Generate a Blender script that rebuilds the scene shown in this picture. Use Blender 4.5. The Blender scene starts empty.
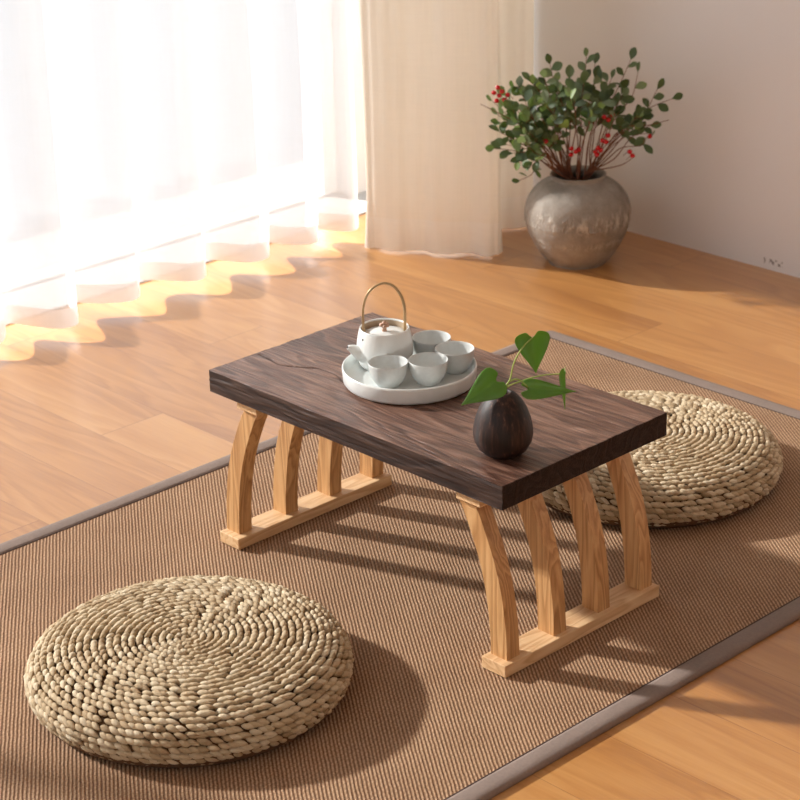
import bpy, bmesh, math, random
from mathutils import Vector, Matrix, noise
random.seed(7)
S = bpy.context.scene
COL = S.collection
PI = math.pi
H = 0.2946            # height of the table top

# ------------------------------------------------------------------ helpers
def link(name, bm, mat=None, parent=None, smooth=True, loc=None):
    me = bpy.data.meshes.new(name)
    bmesh.ops.recalc_face_normals(bm, faces=bm.faces[:])
    bm.to_mesh(me); bm.free()
    if smooth:
        for p in me.polygons: p.use_smooth = True
    o = bpy.data.objects.new(name, me)
    COL.objects.link(o)
    if mat:
        for m in (mat if isinstance(mat, (list, tuple)) else [mat]): me.materials.append(m)
    if parent: o.parent = parent
    if loc: o.location = loc
    return o

def tag(o, label, cat, group=None):
    o['label'] = label; o['category'] = cat
    if group: o['group'] = group
    return o

def thing(name, label, cat, loc=(0, 0, 0), rz=0, group=None):
    o = bpy.data.objects.new(name, None); COL.objects.link(o)
    o.location = loc; o.rotation_euler = (0, 0, rz); o.empty_display_size = .05
    return tag(o, label, cat, group)

def struct(o):
    o['kind'] = 'structure'; return o

def box(bm, x0, x1, y0, y1, z0, z1, bev=0, seg=2):
    r = bmesh.ops.create_cube(bm, size=1)
    vs = r['verts']
    for v in vs:
        v.co = Vector((x0 + (v.co.x + .5) * (x1 - x0), y0 + (v.co.y + .5) * (y1 - y0), z0 + (v.co.z + .5) * (z1 - z0)))
    if bev:
        es = list({e for v in vs for e in v.link_edges})
        bmesh.ops.bevel(bm, geom=es, offset=bev, segments=seg, profile=.5, affect='EDGES')

def lathe(bm, prof, seg=64, c=(0, 0, 0), fn=None):
    """surface of revolution; radius 0 rows become poles"""
    rows = []
    for k, (r, z) in enumerate(prof):
        if r < 1e-6:
            rows.append([bm.verts.new((c[0], c[1], c[2] + z))])
        else:
            row = []
            for i in range(seg):
                t = 2 * PI * i / seg
                rr, zz = (r, z) if fn is None else fn(r, z, t, k)
                row.append(bm.verts.new((c[0] + rr * math.cos(t), c[1] + rr * math.sin(t), c[2] + zz)))
            rows.append(row)
    for a, b in zip(rows, rows[1:]):
        if len(a) == 1 and len(b) == 1: continue
        for i in range(seg):
            j = (i + 1) % seg
            if len(a) == 1: bm.faces.new((a[0], b[j], b[i]))
            elif len(b) == 1: bm.faces.new((a[i], a[j], b[0]))
            else: bm.faces.new((a[i], a[j], b[j], b[i]))
    return rows

def catmull(pts, n=8):
    P = [Vector(p) for p in pts]; P = [P[0] * 2 - P[1]] + P + [P[-1] * 2 - P[-2]]
    out = []
    for i in range(1, len(P) - 2):
        a, b, c, d = P[i - 1:i + 3]
        for k in range(n):
            t = k / n
            out.append(.5 * ((2 * b) + (c - a) * t + (2 * a - 5 * b + 4 * c - d) * t * t + (3 * b - a - 3 * c + d) * t ** 3))
    out.append(P[-2].copy())
    return out

def tube(bm, pts, rad, seg=8, flat=1.0, caps=True):
    """tube along points; rad number or function of 0..1; flat squeezes one axis"""
    pts = [Vector(p) for p in pts]; n = len(pts)
    f = rad if callable(rad) else (lambda t: rad)
    T = [(pts[min(i + 1, n - 1)] - pts[max(i - 1, 0)]).normalized() for i in range(n)]
    up = Vector((0, 0, 1)) if abs(T[0].z) < .9 else Vector((1, 0, 0))
    N = (up - T[0] * up.dot(T[0])).normalized()
    rows = []
    for i in range(n):
        N = (N - T[i] * N.dot(T[i])).normalized(); B = T[i].cross(N); r = f(i / (n - 1))
        rows.append([bm.verts.new(pts[i] + N * math.cos(2 * PI * k / seg) * r * flat + B * math.sin(2 * PI * k / seg) * r) for k in range(seg)])
    for a, b in zip(rows, rows[1:]):
        for k in range(seg):
            j = (k + 1) % seg; bm.faces.new((a[k], a[j], b[j], b[k]))
    if caps:
        bm.faces.new(rows[0][::-1]); bm.faces.new(rows[-1])

# ------------------------------------------------------------------ material helpers
class NT:
    def __init__(s, name):
        s.m = bpy.data.materials.new(name); s.m.use_nodes = True
        s.t = s.m.node_tree; s.t.nodes.clear()
        s.out = s.t.nodes.new('ShaderNodeOutputMaterial')
    def n(s, typ, **kw):
        x = s.t.nodes.new('ShaderNode' + typ)
        for k, v in kw.items():
            if k.startswith('i_'): s.put(x, k[2:].replace('_', ' '), v)
            else: setattr(x, k, v)
        return x
    def put(s, node, key, v):
        sock = node.inputs[key]
        if isinstance(v, bpy.types.NodeSocket): s.t.links.new(v, sock)
        elif isinstance(v, bpy.types.Node): s.t.links.new(v.outputs[0], sock)
        else: sock.default_value = v
    def coord(s, scale=(1, 1, 1), rot=(0, 0, 0), loc=(0, 0, 0)):
        tc = s.n('TexCoord'); mp = s.n('Mapping')
        s.t.links.new(tc.outputs['Object'], mp.inputs['Vector'])
        mp.inputs['Scale'].default_value = scale; mp.inputs['Rotation'].default_value = rot; mp.inputs['Location'].default_value = loc
        return mp.outputs[0]
    def noise(s, vec, sc, det=3, rough=.5, dist=0):
        x = s.n('TexNoise'); s.put(x, 'Vector', vec)
        x.inputs['Scale'].default_value = sc; x.inputs['Detail'].default_value = det
        x.inputs['Roughness'].default_value = rough; x.inputs['Distortion'].default_value = dist
        return x.outputs['Fac']
    def math(s, op, a, b=0.0, c=None):
        x = s.n('Math', operation=op); s.put(x, 0, a); s.put(x, 1, b)
        if c is not None: s.put(x, 2, c)
        return x.outputs[0]
    def ramp(s, fac, stops, interp='LINEAR'):
        x = s.n('ValToRGB'); s.put(x, 'Fac', fac); cr = x.color_ramp; cr.interpolation = interp
        while len(cr.elements) > 1: cr.elements.remove(cr.elements[-1])
        cr.elements[0].position = stops[0][0]; cr.elements[0].color = rgb(stops[0][1])
        for p, c in stops[1:]:
            e = cr.elements.new(p); e.color = rgb(c)
        return x.outputs[0]
    def mix(s, fac, a, b, mode='MIX'):
        x = s.n('MixRGB', blend_type=mode); s.put(x, 0, fac)
        s.put(x, 1, rgb(a) if isinstance(a, tuple) else a); s.put(x, 2, rgb(b) if isinstance(b, tuple) else b)
        return x.outputs[0]
    def bump(s, h, dist=.001, strength=1):
        x = s.n('Bump'); s.put(x, 'Height', h); x.inputs['Distance'].default_value = dist; x.inputs['Strength'].default_value = strength
        return x.outputs[0]
    def bsdf(s, col, rough=.5, normal=None, **kw):
        b = s.n('BsdfPrincipled')
        s.put(b, 'Base Color', rgb(col) if isinstance(col, tuple) else col); s.put(b, 'Roughness', rough)
        if normal is not None: s.put(b, 'Normal', normal)
        for k, v in kw.items(): s.put(b, k.replace('_', ' '), v)
        s.t.links.new(b.outputs[0], s.out.inputs[0])
        return b

def lin(v): v /= 255; return v / 12.92 if v <= .04045 else ((v + .055) / 1.055) ** 2.4
def rgb(c):                       # sRGB 0..255 tuple -> linear rgba
    return (lin(c[0]), lin(c[1]), lin(c[2]), 1) if max(c) > 1.001 else (c[0], c[1], c[2], 1)

# ------------------------------------------------------------------ materials
def mat_floor():
    t = NT('oak laminate')
    # plank cells, running along X
    tc = t.coord(); sx = t.n('SeparateXYZ'); t.put(sx, 0, tc)
    W, Lp = .135, 1.25
    row = t.math('FLOOR', t.math('DIVIDE', sx.outputs[1], W))
    off = t.math('MULTIPLY', t.math('FRACT', t.math('MULTIPLY', row, .387)), Lp)
    xx = t.math('DIVIDE', t.math('ADD', sx.outputs[0], off), Lp)
    colc = t.math('FLOOR', xx)
    rnd = t.n('TexWhiteNoise', noise_dimensions='2D'); cb = t.n('CombineXYZ'); t.put(cb, 0, row); t.put(cb, 1, colc); t.put(rnd, 'Vector', cb.outputs[0])
    rv = rnd.outputs['Value']
    # joints
    fy = t.math('FRACT', t.math('DIVIDE', sx.outputs[1], W)); fx = t.math('FRACT', xx)
    jy = t.math('LESS_THAN', t.math('ABSOLUTE', t.math('SUBTRACT', fy, .5)), .5 - .0045)
    jx = t.math('LESS_THAN', t.math('ABSOLUTE', t.math('SUBTRACT', fx, .5)), .5 - .0008)
    joint = t.math('SUBTRACT', 1.0, t.math('MULTIPLY', jy, jx))
    # grain
    mp = t.n('Mapping'); t.put(mp, 'Vector', tc); mp.inputs['Scale'].default_value = (.9, 6.5, 1)
    ofs = t.n('CombineXYZ'); t.put(ofs, 0, t.math('MULTIPLY', rv, 37.0)); t.put(ofs, 1, t.math('MULTIPLY', rv, 91.0)); t.put(mp, 'Location', ofs.outputs[0])
    big = t.noise(mp.outputs[0], 1.3, 3, .5, .6)
    rings = t.math('FRACT', t.math('MULTIPLY', big, 9.0))
    rings = t.math('SMOOTH_MIN', rings, t.math('MULTIPLY', t.math('SUBTRACT', 1.0, rings), 3.0), .2)
    mp2 = t.n('Mapping'); t.put(mp2, 'Vector', tc); mp2.inputs['Scale'].default_value = (6, 120, 1)
    fine = t.noise(mp2.outputs[0], 2.0, 4, .6)
    cloud = t.noise(mp.outputs[0], .8, 2)
    f = t.math('ADD', t.math('MULTIPLY', rings, .16), t.math('ADD', t.math('MULTIPLY', fine, .25), t.math('MULTIPLY', cloud, .6)))
    f = t.math('ADD', f, t.math('MULTIPLY', t.math('SUBTRACT', rv, .5), .10))
    col = t.ramp(f, [(.25, (148, 95, 50)), (.5, (181, 127, 70)), (.78, (204, 154, 95))])
    col = t.mix(t.math('MULTIPLY', joint, .45), col, (110, 62, 34))
    t.bsdf(col, t.math('ADD', .30, t.math('MULTIPLY', fine, .16)), t.bump(t.math('SUBTRACT', t.math('MULTIPLY', fine, .4), joint), .0005, .5), Coat_Weight=.8, Coat_Roughness=.26)
    return t.m

def mat_wall(name, c, marks=False):
    t = NT(name); v = t.coord()
    n1 = t.noise(v, 3, 3); n2 = t.noise(v, 160, 2)
    col = t.mix(n1, c, tuple(x * .965 for x in c))
    if marks:      # small dark scuffs low on the wall
        sp = t.n('SeparateXYZ'); t.put(sp, 0, v)
        dx = t.math('ABSOLUTE', t.math('ADD', sp.outputs[0], .150)); dz = t.math('ABSOLUTE', t.math('SUBTRACT', sp.outputs[2], .018))
        m = t.math('MULTIPLY', t.math('LESS_THAN', dx, .024), t.math('LESS_THAN', dz, .006))
        m = t.math('MULTIPLY', m, t.math('GREATER_THAN', t.noise(v, 130, 2), .53))
        col = t.mix(t.math('MULTIPLY', m, .75), col, (90, 82, 78))
    t.bsdf(col, .42, t.bump(n2, .0004, .3))
    return t.m

def mat_wood(name, stops, axis, rings=14, ringscale=5, stretch=9, fine_sc=90, rough=.5, bumpd=.0006, wr=.4, wf=.35):
    """plain sawn timber: contour lines of a stretched noise plus fibres; axis = grain direction"""
    t = NT(name)
    info = t.n('ObjectInfo'); off = t.n('VectorMath', operation='SCALE'); cmb = t.n('CombineXYZ')
    t.put(cmb, 0, info.outputs['Random']); t.put(cmb, 1, t.math('MULTIPLY', info.outputs['Random'], 3.1)); t.put(cmb, 2, t.math('MULTIPLY', info.outputs['Random'], 7.7))
    t.put(off, 0, cmb.outputs[0]); off.inputs['Scale'].default_value = 11.0
    sc = [stretch] * 3; sc[axis] = 1
    tc = t.n('TexCoord'); mp = t.n('Mapping'); t.put(mp, 'Vector', tc.outputs['Object']); mp.inputs['Scale'].default_value = sc
    t.put(mp, 'Location', off.outputs[0])
    big = t.noise(mp.outputs[0], ringscale, 2, .5, .3)
    r = t.math('FRACT', t.math('MULTIPLY', big, float(rings)))
    r = t.math('SMOOTH_MIN', r, t.math('MULTIPLY', t.math('SUBTRACT', 1.0, r), 3.5), .15)
    sc2 = [1.0] * 3; sc2[axis] = .06
    mp2 = t.n('Mapping'); t.put(mp2, 'Vector', tc.outputs['Object']); mp2.inputs['Scale'].default_value = sc2
    fine = t.noise(mp2.outputs[0], fine_sc * 5, 4, .6)
    f = t.math('ADD', t.math('MULTIPLY', r, wr), t.math('ADD', t.math('MULTIPLY', fine, wf), t.math('MULTIPLY', t.noise(mp.outputs[0], ringscale * .6, 1), 1 - wr - wf)))
    col = t.ramp(f, stops)
    t.bsdf(col, rough, t.bump(t.math('ADD', t.math('MULTIPLY', r, .5), fine), bumpd, .8))
    return t, col

def mat_rug():
    t = NT('sisal twill weave'); a = math.radians(36)
    v = t.coord(rot=(0, 0, a)); sp = t.n('SeparateXYZ'); t.put(sp, 0, v)
    wob = t.math('MULTIPLY', t.noise(t.coord(), 55, 2), .0022)
    u = t.math('ADD', sp.outputs[1], wob); w = sp.outputs[0]
    pu = t.math('MULTIPLY', u, 2 * PI / .0051)
    rib = t.math('ADD', t.math('MULTIPLY', t.math('SINE', pu), .5), .5)
    seg = t.math('SINE', t.math('ADD', t.math('MULTIPLY', w, 2 * PI / .0105), t.math('MULTIPLY', pu, .5)))
    seg = t.math('ADD', t.math('MULTIPLY', seg, .5), .5)
    fz = t.noise(t.coord(), 420, 2)
    h = t.math('MULTIPLY', t.math('POWER', rib, .8), t.math('ADD', .72, t.math('MULTIPLY', seg, .28)))
    lump = t.noise(t.coord(), 9, 3)
    f = t.math('ADD', t.math('MULTIPLY', h, .38), t.math('ADD', t.math('MULTIPLY', fz, .52), t.math('MULTIPLY', lump, .16)))
    col = t.ramp(f, [(.22, (84, 58, 40)), (.45, (132, 99, 72)), (.65, (175, 142, 112)), (.85, (208, 178, 148))])
    t.bsdf(col, .8, t.bump(t.math('ADD', h, t.math('MULTIPLY', fz, .3)), .0010, .9), Specular_IOR_Level=.25)
    return t.m

def mat_fabric(name, c, sc=700, rough=.85, var=.1):
    t = NT(name); v = t.coord()
    ch = t.n('TexWave', wave_type='BANDS', bands_direction='DIAGONAL'); t.put(ch, 'Vector', v); ch.inputs['Scale'].default_value = sc
    ch.inputs['Distortion'].default_value = 2
    n = t.noise(v, 12, 3); n2 = t.noise(v, 260, 2)
    f = t.math('ADD', t.math('MULTIPLY', n, .5), t.math('MULTIPLY', n2, .5))
    col = t.mix(f, tuple(x * (1 - var) for x in c), tuple(min(255, x * (1 + var)) for x in c))
    t.bsdf(col, rough, t.bump(n2, .0006, .5), Specular_IOR_Level=.3)
    return t.m

def mat_cloth(name, c, transp, transl, weave=0.0):
    """thin woven cloth: open weave lets light straight through, the yarn scatters it"""
    t = NT(name); v = t.coord()
    n = t.noise(t.coord(scale=(1, 1, .04)), 260, 2); n2 = t.noise(t.coord(scale=(1, 1, 30)), 18, 2)
    f = t.math('ADD', t.math('MULTIPLY', n, .5), t.math('MULTIPLY', n2, .5))
    col = t.mix(f, tuple(x * (1 - weave) for x in c), c)
    d = t.n('BsdfDiffuse'); t.put(d, 0, col); tl = t.n('BsdfTranslucent'); t.put(tl, 0, col)
    m1 = t.n('MixShader'); m1.inputs[0].default_value = transl; t.put(m1, 1, d.outputs[0]); t.put(m1, 2, tl.outputs[0])
    last = m1
    if transp:
        tr = t.n('BsdfTransparent'); m2 = t.n('MixShader'); m2.inputs[0].default_value = transp
        t.put(m2, 1, m1.outputs[0]); t.put(m2, 2, tr.outputs[0]); last = m2
    t.t.links.new(last.outputs[0], t.out.inputs[0])
    return t.m

def mat_simple(name, c, rough=.5, var=.06, sc=40, bumpd=0, **kw):
    t = NT(name); n = t.noise(t.coord(), sc, 4)
    col = t.mix(n, tuple(x * (1 - var) for x in c), tuple(min(255, x * (1 + var)) for x in c))
    t.bsdf(col, rough, t.bump(n, bumpd, .8) if bumpd else None, **kw)
    return t.m

def mat_straw():
    t = NT('plaited corn husk')
    g = t.n('NewGeometry'); rnd = g.outputs['Random Per Island']
    n = t.noise(t.coord(), 60, 3); fib = t.noise(t.coord(scale=(1, 1, 3)), 420, 3, .7)
    f = t.math('ADD', t.math('MULTIPLY', rnd, .55), t.math('ADD', t.math('MULTIPLY', fib, .33), t.math('MULTIPLY', n, .12)))
    col = t.ramp(f, [(.12, (150, 124, 90)), (.35, (190, 166, 130)), (.6, (212, 192, 158)), (.88, (230, 216, 188))])
    t.bsdf(col, .62, t.bump(fib, .0022, .9), Specular_IOR_Level=.35)
    return t.m

def mat_vase():
    t = NT('weathered stoneware'); v = t.coord(); sp = t.n('SeparateXYZ'); t.put(sp, 0, v); z = sp.outputs[2]
    n = t.noise(v, 14, 5, .65); sc = t.noise(t.coord(scale=(1, 1, .45), rot=(.5, .4, 0)), 95, 3, .7)
    col = t.ramp(n, [(.30, (124, 117, 109)), (.5, (152, 145, 136)), (.72, (174, 167, 158))])
    def band(z0, w): return t.math('MAXIMUM', 0.0, t.math('SUBTRACT', 1.0, t.math('DIVIDE', t.math('ABSOLUTE', t.math('SUBTRACT', z, z0)), w)))
    b = t.math('ADD', band(.108, .028), t.math('MULTIPLY', band(.058, .012), .6))
    m = t.math('MULTIPLY', t.math('MINIMUM', b, 1.0), t.ramp(sc, [(.46, (0, 0, 0)), (.62, (255, 255, 255))]))
    col = t.mix(t.math('MULTIPLY', m, .7), col, (214, 206, 194))
    fine = t.noise(v, 220, 3)
    h = t.math('ADD', t.math('MULTIPLY', fine, .4), t.math('MULTIPLY', m, 1.0))
    t.bsdf(col, 1.0, t.bump(h, .0035, .8), Specular_IOR_Level=.05)
    return t.m

def mat_leaf(name, stops, rough=.48, tl=.25):
    t = NT(name); g = t.n('NewGeometry'); rnd = g.outputs['Random Per Island']
    n = t.noise(t.coord(), 70, 3)
    col = t.ramp(t.math('ADD', t.math('MULTIPLY', rnd, .8), t.math('MULTIPLY', n, .2)), stops)
    b = t.bsdf(col, rough)
    tr = t.n('BsdfTranslucent'); t.put(tr, 0, t.mix(.4, col, (150, 190, 60)))
    m = t.n('MixShader'); m.inputs[0].default_value = tl; t.put(m, 1, b.outputs[0]); t.put(m, 2, tr.outputs[0])
    t.t.links.new(m.outputs[0], t.out.inputs[0])
    return t.m

M = {}
M['floor'] = mat_floor()
M['wall'] = mat_wall('off white paint', (226, 224, 223))
M['wall_marks'] = mat_wall('off white gloss paint', (226, 224, 224), True)
M['ceiling'] = mat_wall('ceiling paint', (240, 238, 234))
M['pineZ'] = mat_wood('pine upright grain', [(.2, (160, 112, 64)), (.5, (202, 156, 104)), (.8, (222, 184, 134))], 2, rings=9, ringscale=1.8, stretch=16)[0].m
M['pineY'] = mat_wood('pine rail grain', [(.2, (196, 150, 104)), (.5, (222, 184, 138)), (.8, (234, 204, 162))], 1, rings=9, ringscale=3.0, stretch=8)[0].m
def mat_top():
    t, col = mat_wood('charred paulownia', [(.25, (40, 24, 18)), (.42, (86, 58, 46)), (.58, (126, 94, 78)), (.76, (170, 140, 122))], 0, rings=12, ringscale=2.2, stretch=6, fine_sc=60, rough=.34, bumpd=.0017, wr=.22, wf=.58)
    b = [n for n in t.t.nodes if n.type == 'BSDF_PRINCIPLED'][0]
    at = t.n('Attribute', attribute_name='char_shade')
    b.inputs['Specular IOR Level'].default_value = .65
    t.put(b, 'Base Color', t.mix(at.outputs['Fac'], col, (22, 13, 10))); t.put(b, 'Roughness', t.math('ADD', .34, t.math('MULTIPLY', at.outputs['Fac'], .42)))
    t.put(b, 'Specular IOR Level', t.math('SUBTRACT', .65, t.math('MULTIPLY', at.outputs['Fac'], .5)))
    return t.m
M['top'] = mat_top()
M['rug'] = mat_rug()
M['border'] = mat_fabric('mauve grey binding tape', (130, 115, 106), var=.14)
M['stitch'] = mat_simple('dark brown stitching', (64, 42, 32), .8)
M['sheer'] = mat_cloth('white voile', (232, 234, 237), .32, .12, .03)
M['sheer_hem'] = mat_cloth('white voile, doubled', (236, 236, 236), .08, .12, .03)
M['linen'] = mat_cloth('cream linen', (239, 232, 221), 0, .36, .06)
M['linen_hem'] = mat_cloth('cream linen, doubled', (240, 235, 227), 0, .33, .06)
M['white_metal'] = mat_simple('white coated aluminium', (232, 232, 230), .4)
M['sill'] = mat_simple('added grey sill', (168, 168, 168), .7)
M['straw'] = mat_straw()
M['gap_shade'] = mat_simple('straw gap shade', (96, 68, 42), .9, .2, 90)
M['porcelain'] = mat_simple('pale celadon glaze', (224, 228, 226), .28, .03, 60)
M['cup'] = mat_simple('grey celadon glaze', (203, 206, 204), .3, .04, 200)
M['unglazed'] = mat_simple('unglazed clay rim', (178, 158, 132), .7, .08, 120)
M['bamboo'] = mat_simple('polished bronze cane', (184, 158, 120), .35, .18, 60, Metallic=.45)
M['knob'] = mat_simple('carved pinkish brown knob', (176, 140, 118), .4, .25, 160, .0006)
M['dark'] = mat_simple('dark metal and hole shade', (40, 34, 30), .5)
M['vase'] = mat_vase()
M['inside_shade'] = mat_simple('dark vase inside', (38, 30, 26), .9, .3, 60)
M['leaf'] = mat_leaf('evergreen leaf', [(.08, (44, 60, 42)), (.35, (66, 86, 58)), (.62, (92, 112, 78)), (.8, (126, 142, 116)), (.93, (142, 172, 80))])
M['ivyleaf'] = mat_leaf('pothos leaf', [(.1, (74, 128, 44)), (.6, (106, 158, 66)), (.95, (140, 186, 100))], .32, .4)
M['palevein'] = mat_simple('pale green stem', (150, 170, 84), .5, .1, 80)
M['twig'] = mat_simple('reddish brown bark', (112, 68, 48), .8, .25, 150, .0008)
M['berry'] = mat_simple('red berry skin', (186, 22, 34), .25, .12, 200)
def mat_egg():
    t = NT('striped dark ebony'); tc = t.coord(); sp = t.n('SeparateXYZ'); t.put(sp, 0, tc)
    f = t.noise(t.coord(scale=(1, 1, .012)), 150, 3, .6, 0); g2 = t.noise(t.coord(scale=(1, 1, .05)), 420, 2)
    col = t.ramp(t.math('ADD', t.math('MULTIPLY', f, .8), t.math('MULTIPLY', g2, .2)), [(.40, (24, 14, 11)), (.52, (42, 25, 19)), (.62, (66, 42, 32)), (.68, (112, 84, 68))])
    t.bsdf(col, .52, t.bump(f, .0004, .5), Specular_IOR_Level=.35); return t.m
M['egg'] = mat_egg()
def mat_glass():
    t = NT('window glass'); tr = t.n('BsdfTransparent'); gl = t.n('BsdfGlossy'); gl.inputs['Roughness'].default_value = .02
    m = t.n('MixShader'); m.inputs[0].default_value = .05; t.put(m, 1, tr.outputs[0]); t.put(m, 2, gl.outputs[0]); t.t.links.new(m.outputs[0], t.out.inputs[0]); return t.m
M['glass'] = mat_glass()

# ------------------------------------------------------------------ the room
WX, WY, BX, FY, CZ = -1.18, 1.6075, 3.3, -3.2, 2.6
bm = bmesh.new(); box(bm, WX - .3, BX + .1, FY - .1, WY + .1, -.06, 0); struct(link('floor', bm, M['floor'], smooth=False))
bm = bmesh.new(); box(bm, WX - .12, BX + .1, FY - .1, WY + .1, CZ, CZ + .1); struct(link('ceiling', bm, M['ceiling'], smooth=False))
bm = bmesh.new(); box(bm, WX - .12, BX + .1, WY, WY + .1, 0, CZ); struct(link('wall_right', bm, M['wall_marks'], smooth=False))
SX0, SX1, SZ0, SZ1 = -.2, 2.2, .75, 2.3        # side window added for fill light, unseen behind the viewer's left shoulder
bm = bmesh.new()
box(bm, WX - .12, SX0, FY - .1, FY, 0, CZ); box(bm, SX1, BX + .1, FY - .1, FY, 0, CZ); box(bm, SX0, SX1, FY - .1, FY, 0, SZ0); box(bm, SX0, SX1, FY - .1, FY, SZ1, CZ)
struct(link('wall_left', bm, M['wall'], smooth=False))
bm = bmesh.new()
for x in (SX0, (SX0 + SX1) / 2 - .025, SX1 - .05): box(bm, x, x + .05, FY - .08, FY - .03, SZ0, SZ1, .003)
for z in (SZ0, SZ1 - .05): box(bm, SX0, SX1, FY - .08, FY - .03, z, z + .05, .003)
fill_win = struct(link('added_fill_window', bm, M['white_metal'], smooth=False))
bm = bmesh.new(); box(bm, SX0 + .01, SX1 - .01, FY - .058, FY - .052, SZ0 + .01, SZ1 - .01); link('pane', bm, M['glass'], fill_win, False)
bm = bmesh.new(); box(bm, BX, BX + .1, FY, WY, 0, CZ); struct(link('wall_back', bm, M['wall'], smooth=False))
OY0, OY1, OZ = -2.5, 1.37, 2.42
bm = bmesh.new()
box(bm, WX - .12, WX, FY, OY0, 0, CZ); box(bm, WX - .12, WX, OY1, WY, 0, CZ); box(bm, WX - .12, WX, OY0, OY1, OZ, CZ)
struct(link('wall_window_side', bm, M['wall'], smooth=False)).name = 'wall_front'
bm = bmesh.new(); fx0, fx1 = WX - .09, WX - .04; fr = .045
for y in (OY0, -1.25 - fr / 2, OY1 - fr): box(bm, fx0, fx1, y, y + fr, 0, OZ, .003)
box(bm, fx0, fx1, OY0, OY1, OZ - fr, OZ, .003); box(bm, fx0, fx1, OY0, OY1, 0, .010, .003)
win = struct(link('window_1', bm, M['white_metal'], smooth=False))
bm = bmesh.new(); box(bm, WX - .068, WX - .062, OY0 + .01, OY1 - .01, .01, OZ - .01); link('pane', bm, M['glass'], win, False)

bm = bmesh.new(); box(bm, WX - .30, WX + .115, OY0, WY, 0, .004, .001); struct(link('added_sill', bm, M['sill'], smooth=False))  # slab added so no orange floor shows through the sheer
# curtain track on the ceiling
bm = bmesh.new(); box(bm, -1.03, -.86, FY + .6, WY - .01, CZ - .03, CZ, .004); struct(link('trim_1', bm, M['white_metal'], smooth=False))

# ------------------------------------------------------------------ sheer curtain
def saw(p):                       # pleat: long face towards the room, quick return
    p = p % 1.0
    v = p / .58 if p < .58 else 1 - (p - .58) / .42
    return .5 - .5 * math.cos(PI * v)
peaks = [-.92, -.74, -.575, -.40, -.235, -.08, .085, .235, .385, .562, .733, .893, 1.046, 1.165]
def pleat_phase(y):
    y0 = peaks[0]
    if y <= y0: return (y - y0) / .165
    for i in range(len(peaks) - 1):
        if y < peaks[i + 1]: return i + (y - peaks[i]) / (peaks[i + 1] - peaks[i])
    return len(peaks) - 1 + (y - peaks[-1]) / .165
def sheer_x(y, z):
    ph = pleat_phase(y) + .58
    drift = .35 * noise.noise(Vector((y * 1.7, z * .55, 3.1))) * min(1, z / .8)
    a = .082 + .02 * noise.noise(Vector((y * 4, z * .4, 9)))
    x = -1.012 + a * saw(ph + drift) + .011 * math.sin(ph * 2 * PI * 2.3 + z * 1.2 + 1) * (.3 + .7 * min(1, z))
    return x + .018 * math.exp(-((y - .36) / .1) ** 2)
ys = [-2.1 + i * .0062 for i in range(int(3.285 / .0062) + 1)]
def sheet(name, ys, zs, mat, parent=None):
    bm = bmesh.new(); rows = []
    for z in zs: rows.append([bm.verts.new((sheer_x(y, z), y + .012 * noise.noise(Vector((y * 5, z * .7, 5))), z + (.004 * math.sin(pleat_phase(y) * 2 * PI) if z < .08 else 0))) for y in ys])
    for a, b in zip(rows, rows[1:]):
        for i in range(len(ys) - 1): bm.faces.new((a[i], a[i + 1], b[i + 1], b[i]))
    return link(name, bm, mat, parent)
zh = .066
sh = tag(sheet('sheer_curtain', ys, [zh + (CZ - .03 - zh) * (k / 40) ** 1.2 for k in range(41)], M['sheer']), 'sunlit white sheer curtain hanging in soft pleats, its hem just above the floor', 'curtain')
sheet('hem', ys, [.027, .04, .053, zh], M['sheer_hem'], sh)

# ------------------------------------------------------------------ linen drape
path = catmull([(-.905, 1.46, 0), (-.912, 1.37, 0), (-.895, 1.29, 0), (-.905, 1.22, 0), (-.893, 1.165, 0), (-.868, 1.140, 0), (-.838, 1.152, 0), (-.800, 1.180, 0), (-.752, 1.205, 0), (-.712, 1.232, 0), (-.672, 1.262, 0), (-.642, 1.276, 0),  # first points: unseen back fold added to keep sun off the rear part
                (-.632, 1.296, 0), (-.665, 1.322, 0), (-.71, 1.352, 0), (-.738, 1.385, 0), (-.742, 1.43, 0), (-.724, 1.475, 0), (-.742, 1.52, 0), (-.79, 1.55, 0), (-.83, 1.585, 0)], 9)
def drape_pt(i, z):
    p = path[i]; q = path[min(i + 1, len(path) - 1)] - path[max(i - 1, 0)]
    nrm = Vector((q.y, -q.x, 0)).normalized(); s = i / 9
    d = .010 * noise.noise(Vector((s * .9, z * .9, 2))) * min(1, z * 2) + .006 * noise.noise(Vector((s * 2.0, z * 1.6, 7)))
    d += .007 * math.sin(s * 3.1) * max(0, 1 - z / .12)
    return Vector((p.x, p.y, z)) + nrm * d
def drape(name, zs, mat, parent=None):
    bm = bmesh.new(); rows = [[bm.verts.new(drape_pt(i, z)) for i in range(len(path))] for z in zs]
    for a, b in zip(rows, rows[1:]):
        for i in range(len(path) - 1): bm.faces.new((a[i], a[i + 1], b[i + 1], b[i]))
    o = link(name, bm, mat, parent)
    return o
dr = tag(drape('linen_curtain', [.075 + (CZ - .03 - .075) * (k / 50) ** 1.3 for k in range(51)], M['linen']), 'cream linen curtain gathered at the corner beside the stoneware vase, reaching the floor', 'curtain')
drape('hem', [.004, .02, .04, .06, .075], M['linen_hem'], dr)

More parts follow.
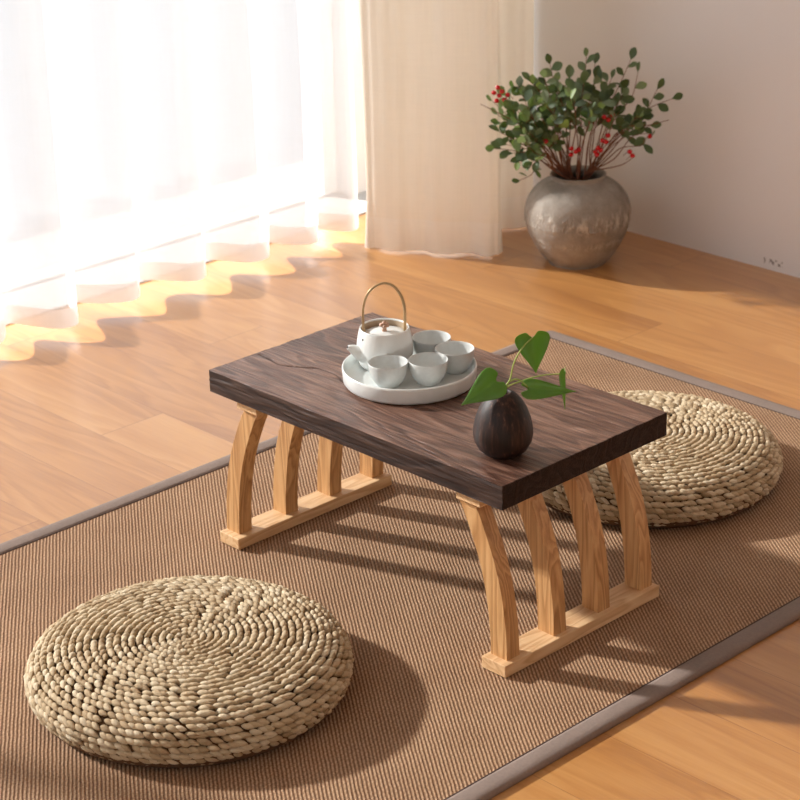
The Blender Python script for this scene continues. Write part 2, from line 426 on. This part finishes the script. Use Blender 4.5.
# ------------------------------------------------------------------ rug
RX0, RX1, RY0, RY1, RZ = -.246, .779, -.98, 1.028, .008
rug = thing('rug', 'brown twill-woven rug with a mauve grey border under the low table', 'rug', (0, 0, 0))
bm = bmesh.new(); bw = .032
box(bm, RX0 + bw - .004, RX1 - bw + .004, RY0 + bw - .004, RY1 - bw + .004, 0, RZ - .0012); link('woven_field', bm, M['rug'], rug, False)
def rrect(x0, x1, y0, y1, r, n=8):
    out = []
    for cx, cy, a0 in ((x1 - r, y0 + r, -PI / 2), (x1 - r, y1 - r, 0), (x0 + r, y1 - r, PI / 2), (x0 + r, y0 + r, PI)):
        for k in range(n + 1): out.append((cx + r * math.cos(a0 + PI / 2 * k / n), cy + r * math.sin(a0 + PI / 2 * k / n)))
    return out
def frame(bm, rings):             # rings: list of (inset, radius, z)
    rows = [[bm.verts.new((x, y, z)) for x, y in rrect(RX0 + d, RX1 - d, RY0 + d, RY1 - d, r)] for d, r, z in rings]
    for a, b in zip(rows, rows[1:]):
        for i in range(len(a)): bm.faces.new((a[i], a[(i + 1) % len(a)], b[(i + 1) % len(a)], b[i]))
bm = bmesh.new(); frame(bm, [(.001, .012, 0), (0, .013, .003), (.0012, .012, .0068), (.004, .010, RZ + .0008), (.012, .008, RZ + .0012), (bw - .006, .004, RZ + .001), (bw - .001, .002, RZ - .0004), (bw, .002, RZ - .003)])
link('border', bm, M['border'], rug)
bm = bmesh.new(); frame(bm, [(bw - .0006, .002, RZ - .003), (bw - .0004, .002, RZ - .0004), (bw + .0016, .002, RZ - .0004), (bw + .002, .002, RZ - .003)])
link('seam', bm, M['stitch'], rug)

# ------------------------------------------------------------------ low table
TL, TW, TT = .60, .3363, .0345
table = thing('low_table', 'low wooden table with a dark charred top and slatted pine legs, standing on the rug', 'table', (0, 0, RZ))
crack = [(-.0, 0)]
# top: a fine grid shell so grain, chipped edges and the long split are real relief
CR = catmull([(.008, .093, 0), (.035, .090, 0), (.065, .086, 0), (.095, .101, 0), (.117, .115, 0), (.157, .115, 0), (.184, .104, 0)], 6)
def seg_d(p, a, b):
    ab = b - a; t = max(0, min(1, (p - a).dot(ab) / ab.dot(ab))); return (p - a - ab * t).length
bm = bmesh.new(); nx, ny, nz = 260, 146, 18
ch = bm.verts.layers.float.new('char_shade')
cache = {}
def topv(i, j, k):
    key = (i, j, k)
    if key in cache: return cache[key]
    x, y, z = TL * i / nx, TW * j / ny, H - TT - .0008 + (TT + .0008) * k / nz
    p = Vector((x, y, z)); c = 0.0
    b = .0022                                       # rounded arris
    dx = min(x, TL - x); dy = min(y, TW - y); dz = min(z - (H - TT), H - z)
    if j in (0, ny):                                # worn long edges: layered grain
        s = 1 if j == 0 else -1
        g = noise.noise(Vector((x * 14, z * 210, 3 + j))) * .0009 + noise.noise(Vector((x * 3, z * 60, 8 + j))) * .0003
        p.y += s * (g + .0009)
    if i in (0, nx):
        s = 1 if i == 0 else -1
        g = noise.noise(Vector((y * 60, z * 120, 3 + i))) * .0006
        p.x += s * (g + .0005)
    if k == nz:
        g = noise.noise(Vector((x * 7, y * 190, 1))) * .0006 + noise.noise(Vector((x * 22, y * 90, 2))) * .0006 + noise.noise(Vector((x * 2.5, y * 40, 4))) * .0006
        p.z += g - .0005
        if x < .2 and .07 < y < .13:
            q = Vector((x, y, 0)); d = min(seg_d(q, CR[n], CR[n + 1]) for n in range(len(CR) - 1))
            w = max(0, 1 - d / .0030); p.z -= .0016 * w; c = .9 * w
        if dy < .002 or dx < .002: p.z -= .0003 + .0005 * noise.noise(Vector((x * 40, y * 40, 0)))
    if k == 0 and (dy < .002 or dx < .002): p.z += .0003
    if i in (0, nx): c = max(c, .86)  # end faces darker: stained end grain plus painted-in shade
    elif j in (0, ny) and k < nz: c = max(c, .74)  # long sides darker too: stain and shade put into the colour
    v = bm.verts.new(p); v[ch] = c; cache[key] = v
    return v
for i in range(nx):
    for j in range(ny):
        bm.faces.new([topv(*q) for q in ((i, j, nz), (i + 1, j, nz), (i + 1, j + 1, nz), (i, j + 1, nz))])
for i in range(0, nx, 1):
    for k in range(nz):
        for j in (0, ny): bm.faces.new([topv(*q) for q in ((i, j, k), (i + 1, j, k), (i + 1, j, k + 1), (i, j, k + 1))])
for j in range(ny):
    for k in range(nz):
        for i in (0, nx): bm.faces.new([topv(*q) for q in ((i, j, k), (i, j + 1, k), (i, j + 1, k + 1), (i, j, k + 1))])
for i in range(nx): bm.faces.new([topv(*q) for q in ((i, 0, 0), (i + 1, 0, 0), (i + 1, ny, 0), (i, ny, 0))])
top = link('tabletop', bm, M['top'], table); top.location.z = -RZ
for p in top.data.polygons: p.use_smooth = False
z0 = H - TT - RZ                  # underside, from the rug
outer = [(.0, .0), (.06, .0030), (.115, .0110), (.16, .0240), (.20, .0410), (.225, .0535), (z0 - .014, .0650)]
def outx(z):
    for (a, p), (b, q) in zip(outer, outer[1:]):
        if z <= b: return p + (q - p) * (z - a) / (b - a)
    return outer[-1][1]
smo = [Vector(p) for p in catmull([(a, b, 0) for a, b in outer], 6)]
for side in (0, 1):
    fx = (lambda x: x) if side == 0 else (lambda x: TL - x)
    X = lambda a, b: (min(fx(a), fx(b)), max(fx(a), fx(b)))
    a, b = X(-.001, .0437); bm = bmesh.new(); box(bm, a, b, .004, .328, 0, .0181, .0012); foot = link('foot_rail', bm, M['pineY'], table, False)
    a, b = X(.050, .095); bm = bmesh.new(); box(bm, a, b, .010, .322, z0 - .0165, z0 + .0005, .0012); link('top_rail', bm, M['pineY'], table, False)
    for ys_ in (.017, .1115, .204, .2965):
        bm = bmesh.new(); rows = []
        for q in smo:
            z, o = max(q.x, .0170), q.y + (.0075 if side else 0)
            z = q.x if q.x > .0175 else .0175
            # thickness measured square to the curve
            rows.append([bm.verts.new((fx(xx), yy, z)) for xx, yy in ((o, ys_), (o + .030, ys_), (o + .030, ys_ + .0248), (o, ys_ + .0248))])
        seen = [rows[0]]
        for r in rows[1:]:
            if (r[0].co - seen[-1][0].co).length > 1e-4: seen.append(r)
        for r, s in zip(seen, seen[1:]):
            for k in range(4): bm.faces.new((r[k], r[(k + 1) % 4], s[(k + 1) % 4], s[k]))
        bm.faces.new(seen[0][::-1]); bm.faces.new(seen[-1])
        for v in [v for v in bm.verts if not v.link_faces]: bm.verts.remove(v)
        o = link('leg_slat', bm, M['pineZ'], table, False)
        bv = o.modifiers.new('bevel', 'BEVEL'); bv.width = .0014; bv.segments = 2; bv.limit_method = 'ANGLE'; bv.angle_limit = math.radians(40)

# ------------------------------------------------------------------ plaited floor cushions
CRD, CH = .219, .073
cprof = catmull([(0, CH * 1.0, 0), (CRD * .2, CH * 1.035, 0), (CRD * .45, CH * 1.045, 0), (CRD * .7, CH * 1.0, 0), (CRD * .86, CH * .90, 0), (CRD * .955, CH * .72, 0), (CRD * .998, CH * .46, 0), (CRD * .985, CH * .22, 0), (CRD * .94, CH * .06, 0), (CRD * .90, 0.003, 0)], 12)
arc = [0]
for a, b in zip(cprof, cprof[1:]): arc.append(arc[-1] + (b - a).length)
def prof_at(s):
    s = max(0, min(arc[-1] - 1e-6, s))
    for i in range(len(arc) - 1):
        if s <= arc[i + 1]:
            f = (s - arc[i]) / (arc[i + 1] - arc[i]); d = (cprof[i + 1] - cprof[i]).normalized()
            return cprof[i].lerp(cprof[i + 1], f), d
def plait_mesh(seed):
    rnd = random.Random(seed); bm = bmesh.new(); pitch = .0100; th = 2.2
    NA, NB = 8, 7
    while True:
        s = pitch * th / (2 * PI)
        if s > arc[-1] - .002: break
        p, d = prof_at(s); r = max(p.x, .004)
        grow = min(1, .55 + .45 * r / .13)
        L = .0205 * grow * rnd.uniform(.85, 1.15); step = .0124 * grow
        ang = th + rnd.uniform(-.04, .04) * .1 / max(r, .03)
        er = Vector((math.cos(ang), math.sin(ang), 0)); tan = Vector((-math.sin(ang), math.cos(ang), 0))
        out = er * d.x + Vector((0, 0, d.y)); nor = (er * (-d.y) + Vector((0, 0, d.x))).normalized()
        if nor.z < 0 and p.y > CH * .5: nor = -nor
        c = er * p.x + Vector((0, 0, p.y)) - nor * rnd.uniform(.0022, .0034)
        yaw = .30 + rnd.uniform(-.15, .15); pit = rnd.uniform(.0, .20)
        A = (tan * math.cos(yaw) + out * math.sin(yaw)); B = (out * math.cos(yaw) - tan * math.sin(yaw))
        A2 = (A * math.cos(pit) + nor * math.sin(pit)); N2 = (nor * math.cos(pit) - A * math.sin(pit))
        a, b, cc = L * .5, pitch * rnd.uniform(.40, .50), pitch * rnd.uniform(.38, .52)
        rows = []
        for i in range(NA + 1):
            u = -1 + 2 * i / NA; wd = max(0, 1 - abs(u) ** 2.1) ** .85 * (1 - .22 * u)
            if i in (0, NA): rows.append([bm.verts.new(c + A2 * a * u)]); continue
            tw = .5 * u
            rows.append([bm.verts.new(c + A2 * a * u + B * b * wd * math.cos(2 * PI * k / NB + tw) + N2 * cc * wd * math.sin(2 * PI * k / NB + tw)) for k in range(NB)])
        for q, w in zip(rows, rows[1:]):
            for k in range(NB):
                j = (k + 1) % NB
                if len(q) == 1: bm.faces.new((q[0], w[j], w[k]))
                elif len(w) == 1: bm.faces.new((q[k], q[j], w[0]))
                else: bm.faces.new((q[k], q[j], w[j], w[k]))
        th += step / max(r, .012)
    return bm
def cushion(label, x, y, rz, seed):
    root = thing('straw_floor_cushion', label, 'floor cushion', (x, y, RZ), rz, 'round plaited floor cushions on the rug')
    bm = plait_mesh(seed); o = link('plaited_cover', bm, M['straw'], root); o.location.z = .003
    bm = bmesh.new(); lathe(bm, [(max(0, p.x - .0035), max(0, p.y - .0035)) for p in cprof[::4]] + [(0, 0)], 64); link('inner_pad', bm, M['gap_shade'], root)  # dark body under the plait paints the shade in its gaps
    return root
cushion('round plaited straw cushion lying in front of the table, in the left foreground', .31, -.304, 1.0, 3)
cushion('round plaited straw cushion behind the table at the right, partly hidden by its top', .315, .639, 2.6, 11)

# ------------------------------------------------------------------ tea tray, teapot, cups
TC = Vector((.2514, .1731, H))
bm = bmesh.new()
lathe(bm, [(0, .0), (.090, 0), (.0945, .0012), (.0970, .005), (.0983, .022), (.0980, .0250), (.0969, .0258), (.0957, .0250), (.0949, .021), (.0935, .0110), (.0910, .0096), (0, .0094)], 96)
tag(link('serving_tray', bm, M['porcelain'], loc=TC), 'round pale grey ceramic tray with a raised rim on the dark table', 'tray')

ZT = H + .0096
# cups
CH_ = .0358
cup_pts = [('pale grey tea cup on the tray nearest the teapot spout, front left of the four', (.2560, .1262)),
           ('pale grey tea cup in the middle of the front row on the tray', (.2918, .1718)),
           ('pale grey tea cup at the right end of the tray, nearest the leafy egg-shaped vase', (.2885, .2296)),
           ('pale grey tea cup at the back of the tray, right of the teapot', (.2315, .2385))]
def cup_mesh():
    bm = bmesh.new()
    lathe(bm, [(0, .0012), (.0135, .0010), (.0150, 0), (.0168, 0), (.0174, .0012), (.0172, .0030), (.0200, .0045), (.0236, .0100), (.0260, .0165), (.0277, .0245), (.0285, .0320), (.0288, .0345), (.0285, .0350), (.0279, .0344), (.0272, .0305), (.0262, .0240), (.0242, .0165), (.0208, .0100), (.0140, .0066), (0, .0058)], 64)
    return bm
cup0 = None
for k, (lab, (x, y)) in enumerate(cup_pts):
    if cup0 is None: o = cup0 = link('tea_cup', cup_mesh(), M['cup'])
    else: o = cup0.copy(); COL.objects.link(o)
    o.location = (x, y, ZT); o.rotation_euler.z = k * 1.3
    tag(o, lab, 'cup', 'four tea cups on the tray')

PX, PY = .2000, .1735
pot = thing('teapot', 'small pale ceramic teapot with a tall arched bronze handle on the tray', 'teapot', (PX, PY, ZT))
pd = Vector((-.530, -.848, 0)).normalized()
bm = bmesh.new()
lathe(bm, [(0, .001), (.030, .0006), (.034, .0012), (.0372, .0050), (.0398, .0120), (.0413, .0210), (.0416, .0300), (.0408, .0400), (.0392, .0490), (.0375, .0565), (.0366, .0600), (.0358, .0612), (.0346, .0606), (.0342, .0590)], 80)
link('body', bm, M['porcelain'], pot)
bm = bmesh.new(); lathe(bm, [(.0344, .0598), (.0338, .0560), (.0334, .0500), (.0325, .0440), (.0, .0440)], 64); link('inner_rim', bm, M['unglazed'], pot)
bm = bmesh.new()
lathe(bm, [(.0330, .0475), (.0331, .0495), (.0322, .0510), (.024, .0530), (.012, .0545), (0, .0548)], 64)
lid = link('lid', bm, M['porcelain'], pot)
bm = bmesh.new(); lathe(bm, [(.0042, .0535), (.0034, .0565), (.0030, .0590), (.0042, .0612), (0, .063)], 16)
for k in range(6):
    a = k * PI / 3 + .3
    m = Matrix.Translation((.0044 * math.cos(a), .0044 * math.sin(a), .0636 + .0008 * math.sin(k * 2.1))) @ Matrix.Rotation(a, 4, 'Z') @ Matrix.Diagonal((1.2, .9, .8, 1))
    bmesh.ops.create_icosphere(bm, subdivisions=2, radius=.0034, matrix=m)
bmesh.ops.create_icosphere(bm, subdivisions=2, radius=.0040, matrix=Matrix.Translation((0, 0, .0662)))
link('knob', bm, M['knob'], lid)
bm = bmesh.new()
sd_ = Vector((-.414, -.910, 0))
sp = catmull([sd_ * .030 + Vector((0, 0, .0240)), sd_ * .0375 + Vector((0, 0, .0262)), sd_ * .0445 + Vector((0, 0, .0300)), sd_ * .0510 + Vector((0, 0, .0345)), sd_ * .0570 + Vector((0, 0, .0375))], 5)
tube(bm, sp, lambda t: .0155 - .0124 * t, 20)
link('spout', bm, M['porcelain'], pot)
bm = bmesh.new(); e = sp[-1]; tube(bm, [e - (sp[-1] - sp[-2]).normalized() * .0005, e + (sp[-1] - sp[-2]).normalized() * .0007], .0019, 12); link('spout_opening', bm, M['dark'], pot)  # solid dark disc standing in for the shaded hole
bm = bmesh.new()
arch = [(-.0318, .048), (-.0325, .060), (-.0330, .078), (-.0312, .098), (-.0235, .1155), (-.010, .1262), (.004, .1280), (.017, .1215), (.0275, .106), (.0322, .088), (.0325, .070), (.0318, .048)]
hp = catmull([tuple(-pd * a * .95 + Vector((0, 0, z))) for a, z in arch], 6)
tube(bm, hp, .0024, 10, flat=.6)
hd = link('handle', bm, M['bamboo'], pot)
for s in (-1, 1):
    bm = bmesh.new(); pn = Vector((-.139, -.990, 0)); c0 = pn * s * .0345 + Vector((0, 0, .0500)); tube(bm, [c0, c0 + pn * s * .0052], .0014, 10); link('pin', bm, M['dark'], hd)

# ------------------------------------------------------------------ egg shaped bud vase with a pothos cutting
EG = Vector((.5283, .0779, H))
bm = bmesh.new()
lathe(bm, [(0, .0), (.0215, 0), (.0265, .003), (.0335, .010), (.0386, .020), (.0404, .030), (.0397, .040), (.0370, .053), (.0322, .066), (.0258, .077), (.0180, .0855), (.0125, .0890), (.0105, .0895), (.0092, .0885), (.0085, .084), (.0080, .070), (0, .070)], 72)
tag(link('bud_vase', bm, M['egg'], loc=EG), 'small egg-shaped dark wooden vase near the front corner of the table top', 'vase')
cut = thing('pothos_cutting', 'green trailing leaf cutting standing in the small egg-shaped vase', 'plant', EG + Vector((0, 0, .0705)))
ez = Vector((0, 0, -.0705))
R_ = Vector((.6955, .7182, -.0)).normalized(); F_ = Vector((-.7249, .6889, 0)); U_ = Vector((0, 0, 1))
def pt(x, y, w=0):                # place on the plant: x right, y up as seen from the sofa side (m from the mouth), w away
    return ez + Vector((0, 0, .0905)) + R_ * x + U_ * y + F_ * w
def stem(parent, pts, r0, r1):
    bm = bmesh.new(); tube(bm, catmull(pts, 7), lambda t: r0 + (r1 - r0) * t, 8); return link('stem', bm, M['palevein'], parent)
def heart_leaf(parent, base, tip, side, width, fold=.35, curl=.1, cols=None):
    """heart shaped leaf from base to tip, `side` = direction of its right half"""
    ax = tip - base; L = ax.length; a = ax.normalized(); s = (side - a * side.dot(a)).normalized(); n = a.cross(s)
    prof = [(0.0, .30), (.03, .80), (.09, 1.0), (.20, .97), (.36, .78), (.53, .55), (.70, .33), (.83, .16), (.93, .06), (1.0, .0)]
    bm = bmesh.new(); rows = []
    for t, w in prof:
        row = []
        for k in range(-4, 5):
            v = k / 4; back = -.10 * abs(v) ** 1.5 * (1 - t) ** 6 * 1.6     # lobes reach behind the stalk
            q = base + a * (L * (t + back)) + s * (v * w * width) + n * (-fold * abs(v) * w * width + curl * L * (t * t) - .12 * width * math.sin(PI * abs(v)) * w)
            row.append(bm.verts.new(q))
        rows.append(row)
    for p, q in zip(rows, rows[1:]):
        for k in range(8):
            try: bm.faces.new((p[k], p[k + 1], q[k + 1], q[k]))
            except ValueError: pass
    bmesh.ops.remove_doubles(bm, verts=bm.verts[:], dist=1e-5)
    o = link('leaf', bm, M['ivyleaf'], parent)
    sf = o.modifiers.new('thickness', 'SOLIDIFY'); sf.thickness = .0005
    ss = o.modifiers.new('smooth', 'SUBSURF'); ss.levels = 1; ss.render_levels = 1
    return o
# upright leaf: hangs face on from the tall stalk
stem(cut, [pt(0, -.018), pt(.004, .004), pt(.010, .018), pt(.015, .038, .004), pt(.026, .0580, .006), pt(.040, .072, .008)], .0013, .0009)
heart_leaf(cut, pt(.040, .072, .008), pt(.0450, .0215, .0), R_ * .96 + U_ * -.22 + F_ * .1, .0245, .22, -.12)
# left leaf, broad, leaning to the tray
stem(cut, [pt(0, -.018), pt(-.002, .003), pt(-.004, .010, -.002), pt(-.009, .015, -.004)], .0012, .0009)
heart_leaf(cut, pt(-.009, .016, -.004), pt(-.057, -.012, -.020), U_ * .80 + R_ * -.42 + F_ * .35, .0225, .15, .06)
# right leaf, long pointed, arching over
stem(cut, [pt(0, -.018), pt(.003, .004), pt(.010, .014), pt(.021, .0155), pt(.033, .0045)], .0014, .0010)
heart_leaf(cut, pt(.033, .0015), pt(.0985, -.0035, .0), U_ * -.88 + R_ * .15 + F_ * -.45, .0145, .3, -.05)
# far leaf seen edge on
stem(cut, [pt(0, -.018), pt(.004, .003), pt(.022, .010, .006), pt(.052, .0150, .014), pt(.085, .0150, .020)], .0012, .0008)
heart_leaf(cut, pt(.085, .016, .020), pt(.086, -.036, .012), F_ * .93 + R_ * .36, .0135, .4, -.05)

# ------------------------------------------------------------------ stoneware vase with berried branches
VC = Vector((-.4924, 1.3855, 0)); VH = .191
vp = catmull([(0.0, .001, 0), (.056, .0, 0), (.0625, .004, 0), (.079, .024, 0), (.095, .050, 0), (.1055, .076, 0), (.1108, .102, 0), (.1090, .126, 0), (.0985, .150, 0), (.0800, .169, 0), (.0615, .1785, 0), (.0560, .1825, 0), (.0575, .1885, 0), (.0590, .1905, 0), (.0560, .192, 0), (.0525, .189, 0), (.0505, .180, 0), (.060, .165, 0), (.075, .150, 0)], 6)
def vfn(r, z, t, k):
    w = .0010 * noise.noise(Vector((math.cos(t) * 2, math.sin(t) * 2, z * 30))) + .0006 * noise.noise(Vector((math.cos(t) * 9, math.sin(t) * 9, z * 90)))
    g = -.0016 * math.exp(-((z - .088) / .0022) ** 2) + .0012 * math.exp(-((z - .093) / .003) ** 2) - .0010 * math.exp(-((z - .054) / .002) ** 2)
    return r + w + g, z
bm = bmesh.new(); lathe(bm, [(p.x, p.y) for p in vp], 112, fn=vfn)
vase = tag(link('stoneware_vase', bm, M['vase'], loc=VC), 'large round grey stoneware vase standing on the floor in the corner', 'vase')
bm = bmesh.new(); lathe(bm, [(.0745, .1495), (0, .1495)], 40); link('inside', bm, M['inside_shade'], vase)  # dark disc across the vase, standing in for the shade inside

br = thing('berry_branches', 'bushy evergreen branches with red berries standing in the grey stoneware vase', 'plant', VC + Vector((0, 0, .150)))
rn = random.Random(21)
MZ = .19 - .150
def vpt(px, py, w):               # px,py as offsets in cm from the mouth centre, w metres towards the room
    return Vector((0, 0, MZ)) + R_ * (px / 100) - F_ * w + U_ * (py / 100 + .42 * w)
stems = bmesh.new(); leaves = bmesh.new()
def leaf(bm, base, d, up, L, W):
    d = d.normalized(); s = d.cross(up); s = s.normalized() if s.length > 1e-3 else Vector((1, 0, 0)); n = s.cross(d)
    prof = [(0, .05), (.12, .30), (.32, .74), (.55, 1.0), (.76, .86), (.92, .45), (1, .04)]
    droop = rn.uniform(-.05, .25); cup = rn.uniform(.05, .35)
    rows = []
    for t, w in prof:
        rows.append([bm.verts.new(base + d * L * t + s * v * w * W * .5 + n * (cup * abs(v) * w * W * .5 - droop * L * t * t)) for v in (-1, -.5, 0, .5, 1)])
    for p, q in zip(rows, rows[1:]):
        for k in range(4): bm.faces.new((p[k], p[k + 1], q[k + 1], q[k]))
def rv(s=1): return Vector((rn.uniform(-s, s), rn.uniform(-s, s), rn.uniform(-s, s)))
def keep(p):                      # stay clear of wall and curtain
    wy = WY - VC.y - .012
    return p.y < wy and not (p.x + VC.x < -.60 - .0 and p.y + VC.y > 1.30 - .04 - .0 and p.x + VC.x < -.62)
def place_leaf(base, d, big=1.0):
    L = rn.uniform(.020, .029) * big; up = (Vector((.55, -.5, .7)) + rv(.75)).normalized()
    if keep(base + d.normalized() * L): leaf(leaves, base, d, up, L, L * rn.uniform(.58, .74))
# tips: (right cm, up cm, towards room m, number of leaves, side twigs)
tips = [(-18.6, 16.3, .05, 5, 1), (-17.5, 13.0, .06, 7, 2), (-18.2, 5.5, .07, 6, 1), (-17, 9.5, .04, 7, 2), (-13.8, 19.6, .03, 9, 2), (-10.5, 20.8, .02, 8, 2), (-6.2, 24.6, .01, 7, 1),
        (-8.0, 20.0, .10, 9, 3), (-12.5, 15.5, .12, 10, 3), (-5.0, 18.5, .07, 9, 3), (-9.0, 14.0, .14, 10, 3), (-13.5, 10.5, .10, 8, 2), (-3.0, 15.5, .12, 9, 3), (-6.0, 10.5, .13, 9, 2),
        (1.4, 26.0, .01, 7, 1), (3.5, 25.0, -.02, 4, 0), (.5, 19.5, .05, 9, 3), (6.6, 21.0, .02, 8, 2), (4.0, 17.0, .08, 8, 3), (10.7, 25.2, .01, 6, 0), (12.5, 22.8, -.01, 4, 0), (8.5, 17.0, .04, 7, 2),
        (16.5, 18.8, .0, 6, 1), (19.8, 16.8, -.01, 4, 0), (13.5, 14.0, .03, 7, 1), (15.0, 10.5, .02, 5, 1), (11.5, 12.0, .07, 6, 1), (14.0, 7.2, .04, 4, 0), (7.5, 12.5, .10, 6, 2), (1.5, 12.5, .13, 8, 2),
        (-13.0, -2.2, .09, 3, 0), (-10.5, 1.5, .10, 5, 1), (-14.5, 3.5, .09, 6, 1), (-12.0, 6.0, .12, 6, 1), (-9.5, 8.5, .08, 7, 2), (-2.0, 21.5, .0, 8, 2), (-15.5, 6.5, .05, 5, 1), (-15.8, 17.2, .05, 6, 1),(3.0, 21.0, .03, 7, 1),
        (-11.0, 12.5, .03, 8, 2), (-7.0, 16.5, .03, 8, 2), (-1.5, 17.5, .02, 8, 2), (5.5, 14.5, .02, 6, 2), (-4.0, 13.0, .04, 8, 2), (-14.5, 13.5, .09, 8, 2), (-8.0, 18.0, .06, 8, 2)]
for (tx, ty, tw, nl, ntw) in tips:
    tx *= .97; ty = ty * .95 - .3 if ty > 4 else ty; tip = vpt(tx, ty, tw); a0 = math.atan2(tx, 6) * .8 + rn.uniform(-.3, .3)
    base = Vector((0, 0, .004)) + R_ * (-.025 * math.sin(a0)) + rv(.008) * Vector((1, 1, 0)).length
    base.z = .004
    rim = Vector((0, 0, MZ)) + R_ * (.032 * math.sin(a0)) - F_ * (rn.uniform(-.02, .02) + .10 * tw)
    low = ty < 4
    mid = rim.lerp(tip, .5) + (U_ * (.035 if low else .012)) + rv(.012)
    if low: rim = Vector((0, 0, MZ + .006)) + R_ * (-.042) - F_ * .018
    pts = catmull([base, rim, rim.lerp(mid, .55) + rv(.004), mid, mid.lerp(tip, .55) + rv(.008), tip], 5)
    tube(stems, pts, lambda t: .0017 - .0011 * t, 5)
    def along(f):
        i = f * (len(pts) - 1); k = min(int(i), len(pts) - 2); return pts[k].lerp(pts[k + 1], i - k), (pts[k + 1] - pts[k]).normalized()
    nl = max(3, round(nl * .82))
    for k in range(nl):
        f = 1 - .42 * (k / max(1, nl)) ** 1.1
        p, d = along(f); side = (d.cross(Vector((.6, -.6, .5)).normalized())) * (1 if k % 2 else -1)
        dd = d * (1.0 if k == 0 else rn.uniform(.3, .7)) + side * (0 if k == 0 else rn.uniform(.6, 1)) + rv(.3)
        place_leaf(p, dd)
    for q in range(ntw):
        p, d = along(rn.uniform(.55, .85)); dd = (d + rv(.9)).normalized(); Lt = rn.uniform(.025, .055)
        e = p + dd * Lt
        if not keep(e): continue
        tube(stems, [p, p.lerp(e, .5) + rv(.003), e], lambda t: .0010 - .0005 * t, 4)
        for k in range(rn.randint(2, 4)):
            f = 1 - .25 * k; place_leaf(p.lerp(e, f), dd * .6 + rv(.8))
# bare twiglets
for a in ([(4, 3, .05), (10, 9, .04), (14, 9.6, .03), (18.2, 10.6, .03)], [(2, 0, .03), (7, 2.5, .04), (10.5, 7.0, .04), (14, 7.8, .04)], [(1, 0, .03), (8, 1.0, .04), (10.8, 2.6, .04)], [(-12, 10, .05), (-17, 12.5, .06), (-20.5, 14.2, .07)]):
    tube(stems, catmull([vpt(*q) for q in a], 5), lambda t: .0015 - .0009 * t, 5)
lv = link('foliage', leaves, M['leaf'], br)
px_b = [(494.5, 106), (499, 102), (503.5, 104), (508, 108), (501, 109), (497, 113), (505, 112), (547, 151), (571, 159), (579, 159), (572, 164), (575.5, 161.5), (593.5, 161), (600, 160.5), (595, 164.5),
        (605, 153), (606, 146), (604, 128), (610, 129), (607, 132), (650, 146), (626.5, 163.5), (630.5, 166), (603, 150), (597, 157)]
bberry = bmesh.new(); bmesh.ops.create_uvsphere(bberry, u_segments=14, v_segments=9, radius=.0052)
for v in bberry.verts:
    if v.co.z > .0035: v.co.z -= .0008
b0 = None
for (x, y) in px_b:
    w = .085 if x < 520 else (.075 if x < 640 else .05)
    p = vpt((x - 581) / 4.84, (178 - y) / 4.84 / .923, w) + rv(.003)
    if b0 is None: o = b0 = link('berry', bberry, M['berry'], br)
    else: o = b0.copy(); COL.objects.link(o)
    o.location = p; o.rotation_euler = (rn.uniform(-.6, .6), rn.uniform(-.6, .6), 0)
    q = p + Vector((0, 0, -.012)) - R_ * (.012 if x > 560 else -.012) + F_ * .01
    tube(stems, [p, p.lerp(q, .5) + Vector((0, 0, .002)), q], .0006, 4)
link('stems', stems, M['twig'], br)

# ------------------------------------------------------------------ light
w = bpy.data.worlds.new('World'); S.world = w; w.use_nodes = True
bg = w.node_tree.nodes['Background']; bg.inputs[0].default_value = (.88, .95, 1.0, 1); bg.inputs[1].default_value = 1.25
sd = bpy.data.lights.new('sun', 'SUN'); sd.energy = 17; sd.angle = math.radians(2.4); sd.color = (1.0, .975, .94)
so = bpy.data.objects.new('sun', sd); COL.objects.link(so)
az, el = math.radians(23), math.radians(27)
so.rotation_euler = Vector((math.cos(az) * math.cos(el), math.sin(az) * math.cos(el), -math.sin(el))).to_track_quat('-Z', 'Y').to_euler()
so.location = (-4, -1.5, 3)

# ------------------------------------------------------------------ camera
yaw, pitch, roll = 2.3816257701278754, 0.3956105681843889, -0.02433005891716124
d = Vector((math.cos(yaw) * math.cos(pitch), math.sin(yaw) * math.cos(pitch), -math.sin(pitch)))
r = d.cross(Vector((0, 0, 1))).normalized(); u = r.cross(d)
r2 = r * math.cos(roll) + u * math.sin(roll); u2 = u * math.cos(roll) - r * math.sin(roll)
cam = bpy.data.cameras.new('camera'); co = bpy.data.objects.new('camera', cam); COL.objects.link(co)
Mx = Matrix((r2, u2, -d)).transposed().to_4x4(); Mx.translation = (2.306941285534623, -1.800927342834107, 1.4545036844179298)
co.matrix_world = Mx
cam.sensor_width = 36; cam.lens = 2110.53 / 800 * 36; cam.clip_start = .05
cam.dof.use_dof = True; cam.dof.focus_distance = 2.9; cam.dof.aperture_fstop = 12
S.camera = co

S.view_settings.view_transform = 'Standard'; S.view_settings.look = 'None'; S.view_settings.gamma = 1
S.view_settings.use_curve_mapping = False; S.view_settings.exposure = 0.17
c = S.cycles
c.use_denoising = True
try: c.denoiser = 'OPENIMAGEDENOISE'
except Exception: pass
c.max_bounces = 10; c.diffuse_bounces = 6; c.transparent_max_bounces = 16; c.transmission_bounces = 8
c.sample_clamp_indirect = 8; c.caustics_reflective = False; c.caustics_refractive = False
